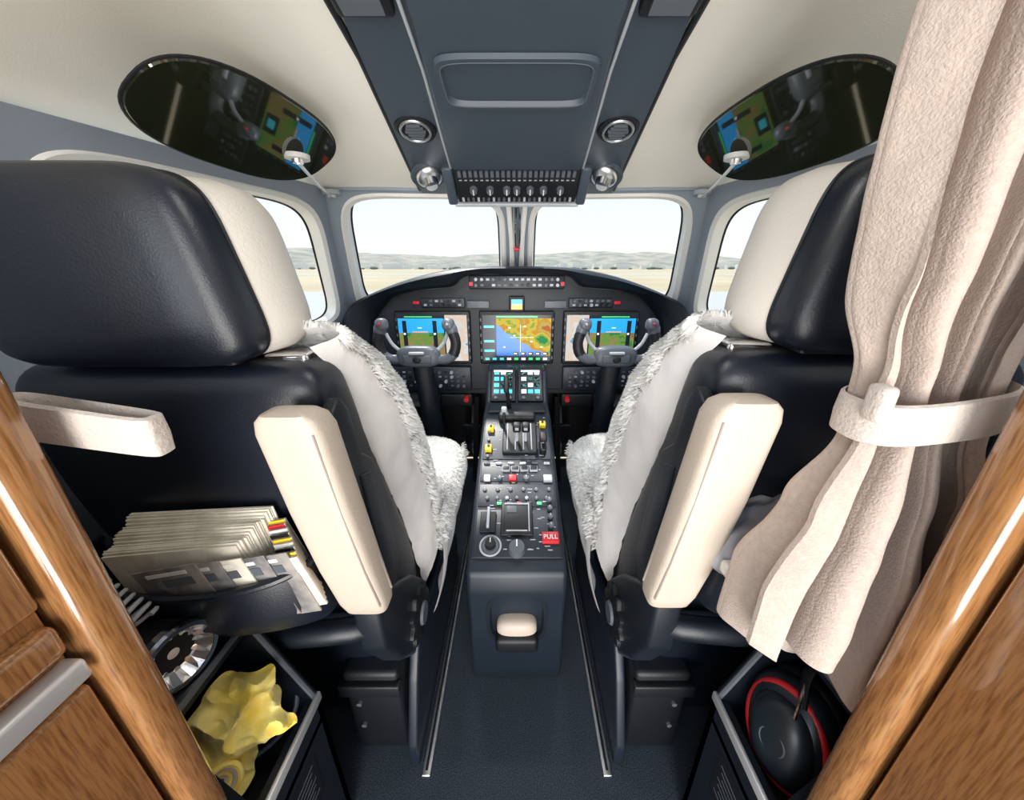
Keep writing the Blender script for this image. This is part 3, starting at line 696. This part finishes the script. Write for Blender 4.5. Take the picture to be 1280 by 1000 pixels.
b=band(.382,.312,-.124,.061,.034,.040,2.8); b.box((.321,.292,-.112),(.014,.02,.034),felt2,bev=.005); b.build('curtain_tieback')
b=band(.378,.285,-.130,.058,.009,.038,5); b.build('curtain_tieback',mirror=True)
b=B(); b.tube([(-.5,.32,.395),(.5,.32,.395)],.008,alum,10); b.build('curtain_rail')

# ---------------------------------------------------------------- outside
gm=M('airfield_grass',(.42,.34,.21),.95,var=((.52,.44,.30),.03)); am=M('taxiway_concrete',(.45,.45,.44),.9)
b=B(); b.box((0,3000,-2.6),(9000,6400,.1),gm); b.build('airfield_ground')
b=B(); b.box((0,25,-2.53),(400,34,.03),am); b.box((0,160,-2.53),(3000,25,.03),am); b.build('taxiway')
hm=M('hazed_hillside',(.24,.25,.21),1.,var=((.44,.39,.31),.02))  # pale, greyed tones paint distance haze into the hill colour
b=B(); rows=[]
for j in range(14):
    r=[]
    for i in range(200):
        x=-2600+26*i; f=j/13; y=1150+500*f; hgt=(58+42*noise.noise(V((x*.0016,3.1,0)))+16*noise.noise(V((x*.006,1.1,f))) )*math.sin(math.pi*min(1,f*1.0)*.5)
        r.append(V((x,y,-2.6+max(0,hgt)+2*noise.noise(V((x*.03,f*5,0))))))
    rows.append(r)
b.grid(rows,hm); b.build('distant_hills',recalc=False)
bw=M('white_building',(.7,.7,.68),.8); bt=M('dark_trees',(.14,.17,.12),1.)
b=B()
for i in range(190):
    x=random.uniform(-1500,1500); y=random.uniform(900,1130); h=random.uniform(6,15); b.box((x,y,-2.6+h/2),(random.uniform(8,40),14,h),bw)
b.build('distant_buildings')
b=B()
for i in range(160):
    x=random.uniform(-1700,1700); y=random.uniform(780,880); h=random.uniform(2.5,5.5); b.ell((x,y,-2.6+h/2),(h*1.6,h,h*.6),bt,seg=8,rg=5)
b.build('distant_trees')

# ---------------------------------------------------------------- world & lights
w=bpy.data.worlds.new('w'); sc.world=w; w.use_nodes=True; nt=w.node_tree
bg=nt.nodes['Background']; tc=nt.nodes.new('ShaderNodeTexCoord'); sp=nt.nodes.new('ShaderNodeSeparateXYZ'); r=nt.nodes.new('ShaderNodeValToRGB')
r.color_ramp.elements[0].position=0.; r.color_ramp.elements[0].color=(.55,.56,.565,1)
r.color_ramp.elements[1].position=.5; r.color_ramp.elements[1].color=(.40,.53,.68,1)
e=r.color_ramp.elements.new(.06); e.color=(.54,.56,.575,1)
e=r.color_ramp.elements.new(.22); e.color=(.48,.55,.60,1)
nt.links.new(tc.outputs['Generated'],sp.inputs[0]); nt.links.new(sp.outputs['Z'],r.inputs['Fac']); nt.links.new(r.outputs['Color'],bg.inputs['Color'])
bg.inputs['Strength'].default_value=1.9
def area(name,loc,tgt,size,power,col=(1,1,1)):
    l=bpy.data.lights.new(name,'AREA'); l.size=size; l.energy=power; l.color=col
    o=bpy.data.objects.new(name,l); sc.collection.objects.link(o); o.location=(loc[0],loc[1],loc[2]+H)
    o.rotation_euler=(V(tgt)-V(loc)).to_track_quat('-Z','Y').to_euler(); return o
area('fill_aft_high',(0,-2.2,.35),(0,.9,-.2),1.2,40,(1,.97,.94))  # added soft fill lamp behind the camera, not a cabin fitting
area('fill_aft_low',(0,-1.8,-.9),(0,.9,.35),1.2,62,(1,.97,.94))  # added low fill lamp aimed up to brighten the headliner
area('fill_aft_left',(-1.4,-1.8,-.1),(.1,.8,.0),.9,20,(.9,.95,1))  # added cool fill lamp from aft left, no doorway modelled
area('fill_cockpit_top',(0,.42,.37),(0,.7,-1),.22,2.2,(1,.97,.92))  # unseen fill lamp added above the frame, no fixture there
for sgn in(-1,1):
    l=bpy.data.lights.new('map_lamp','SPOT'); l.energy=10; l.spot_size=2.6; l.spot_blend=1; l.shadow_soft_size=.03
    o=bpy.data.objects.new('map_lamp',l); sc.collection.objects.link(o); o.location=(sgn*.262,1.18,ohz(1.18)-.07+H); o.rotation_euler=V((sgn*.05,.15,-1)).to_track_quat('-Z','Y').to_euler()
l=bpy.data.lights.new('sun','SUN'); l.energy=4.2; l.angle=.05; l.color=(1,.96,.9)
o=bpy.data.objects.new('sun',l); sc.collection.objects.link(o); o.rotation_euler=V((.25,-.65,-1)).to_track_quat('-Z','Y').to_euler()

cam=bpy.data.cameras.new('camera'); co=bpy.data.objects.new('camera',cam); sc.collection.objects.link(co)
cam.sensor_width=36; cam.lens=36*441/1280; cam.shift_x=-6/1280; cam.clip_start=.01; cam.clip_end=10000
co.location=(0,0,H); co.rotation_euler=(math.radians(90-20.5),0,0); sc.camera=co
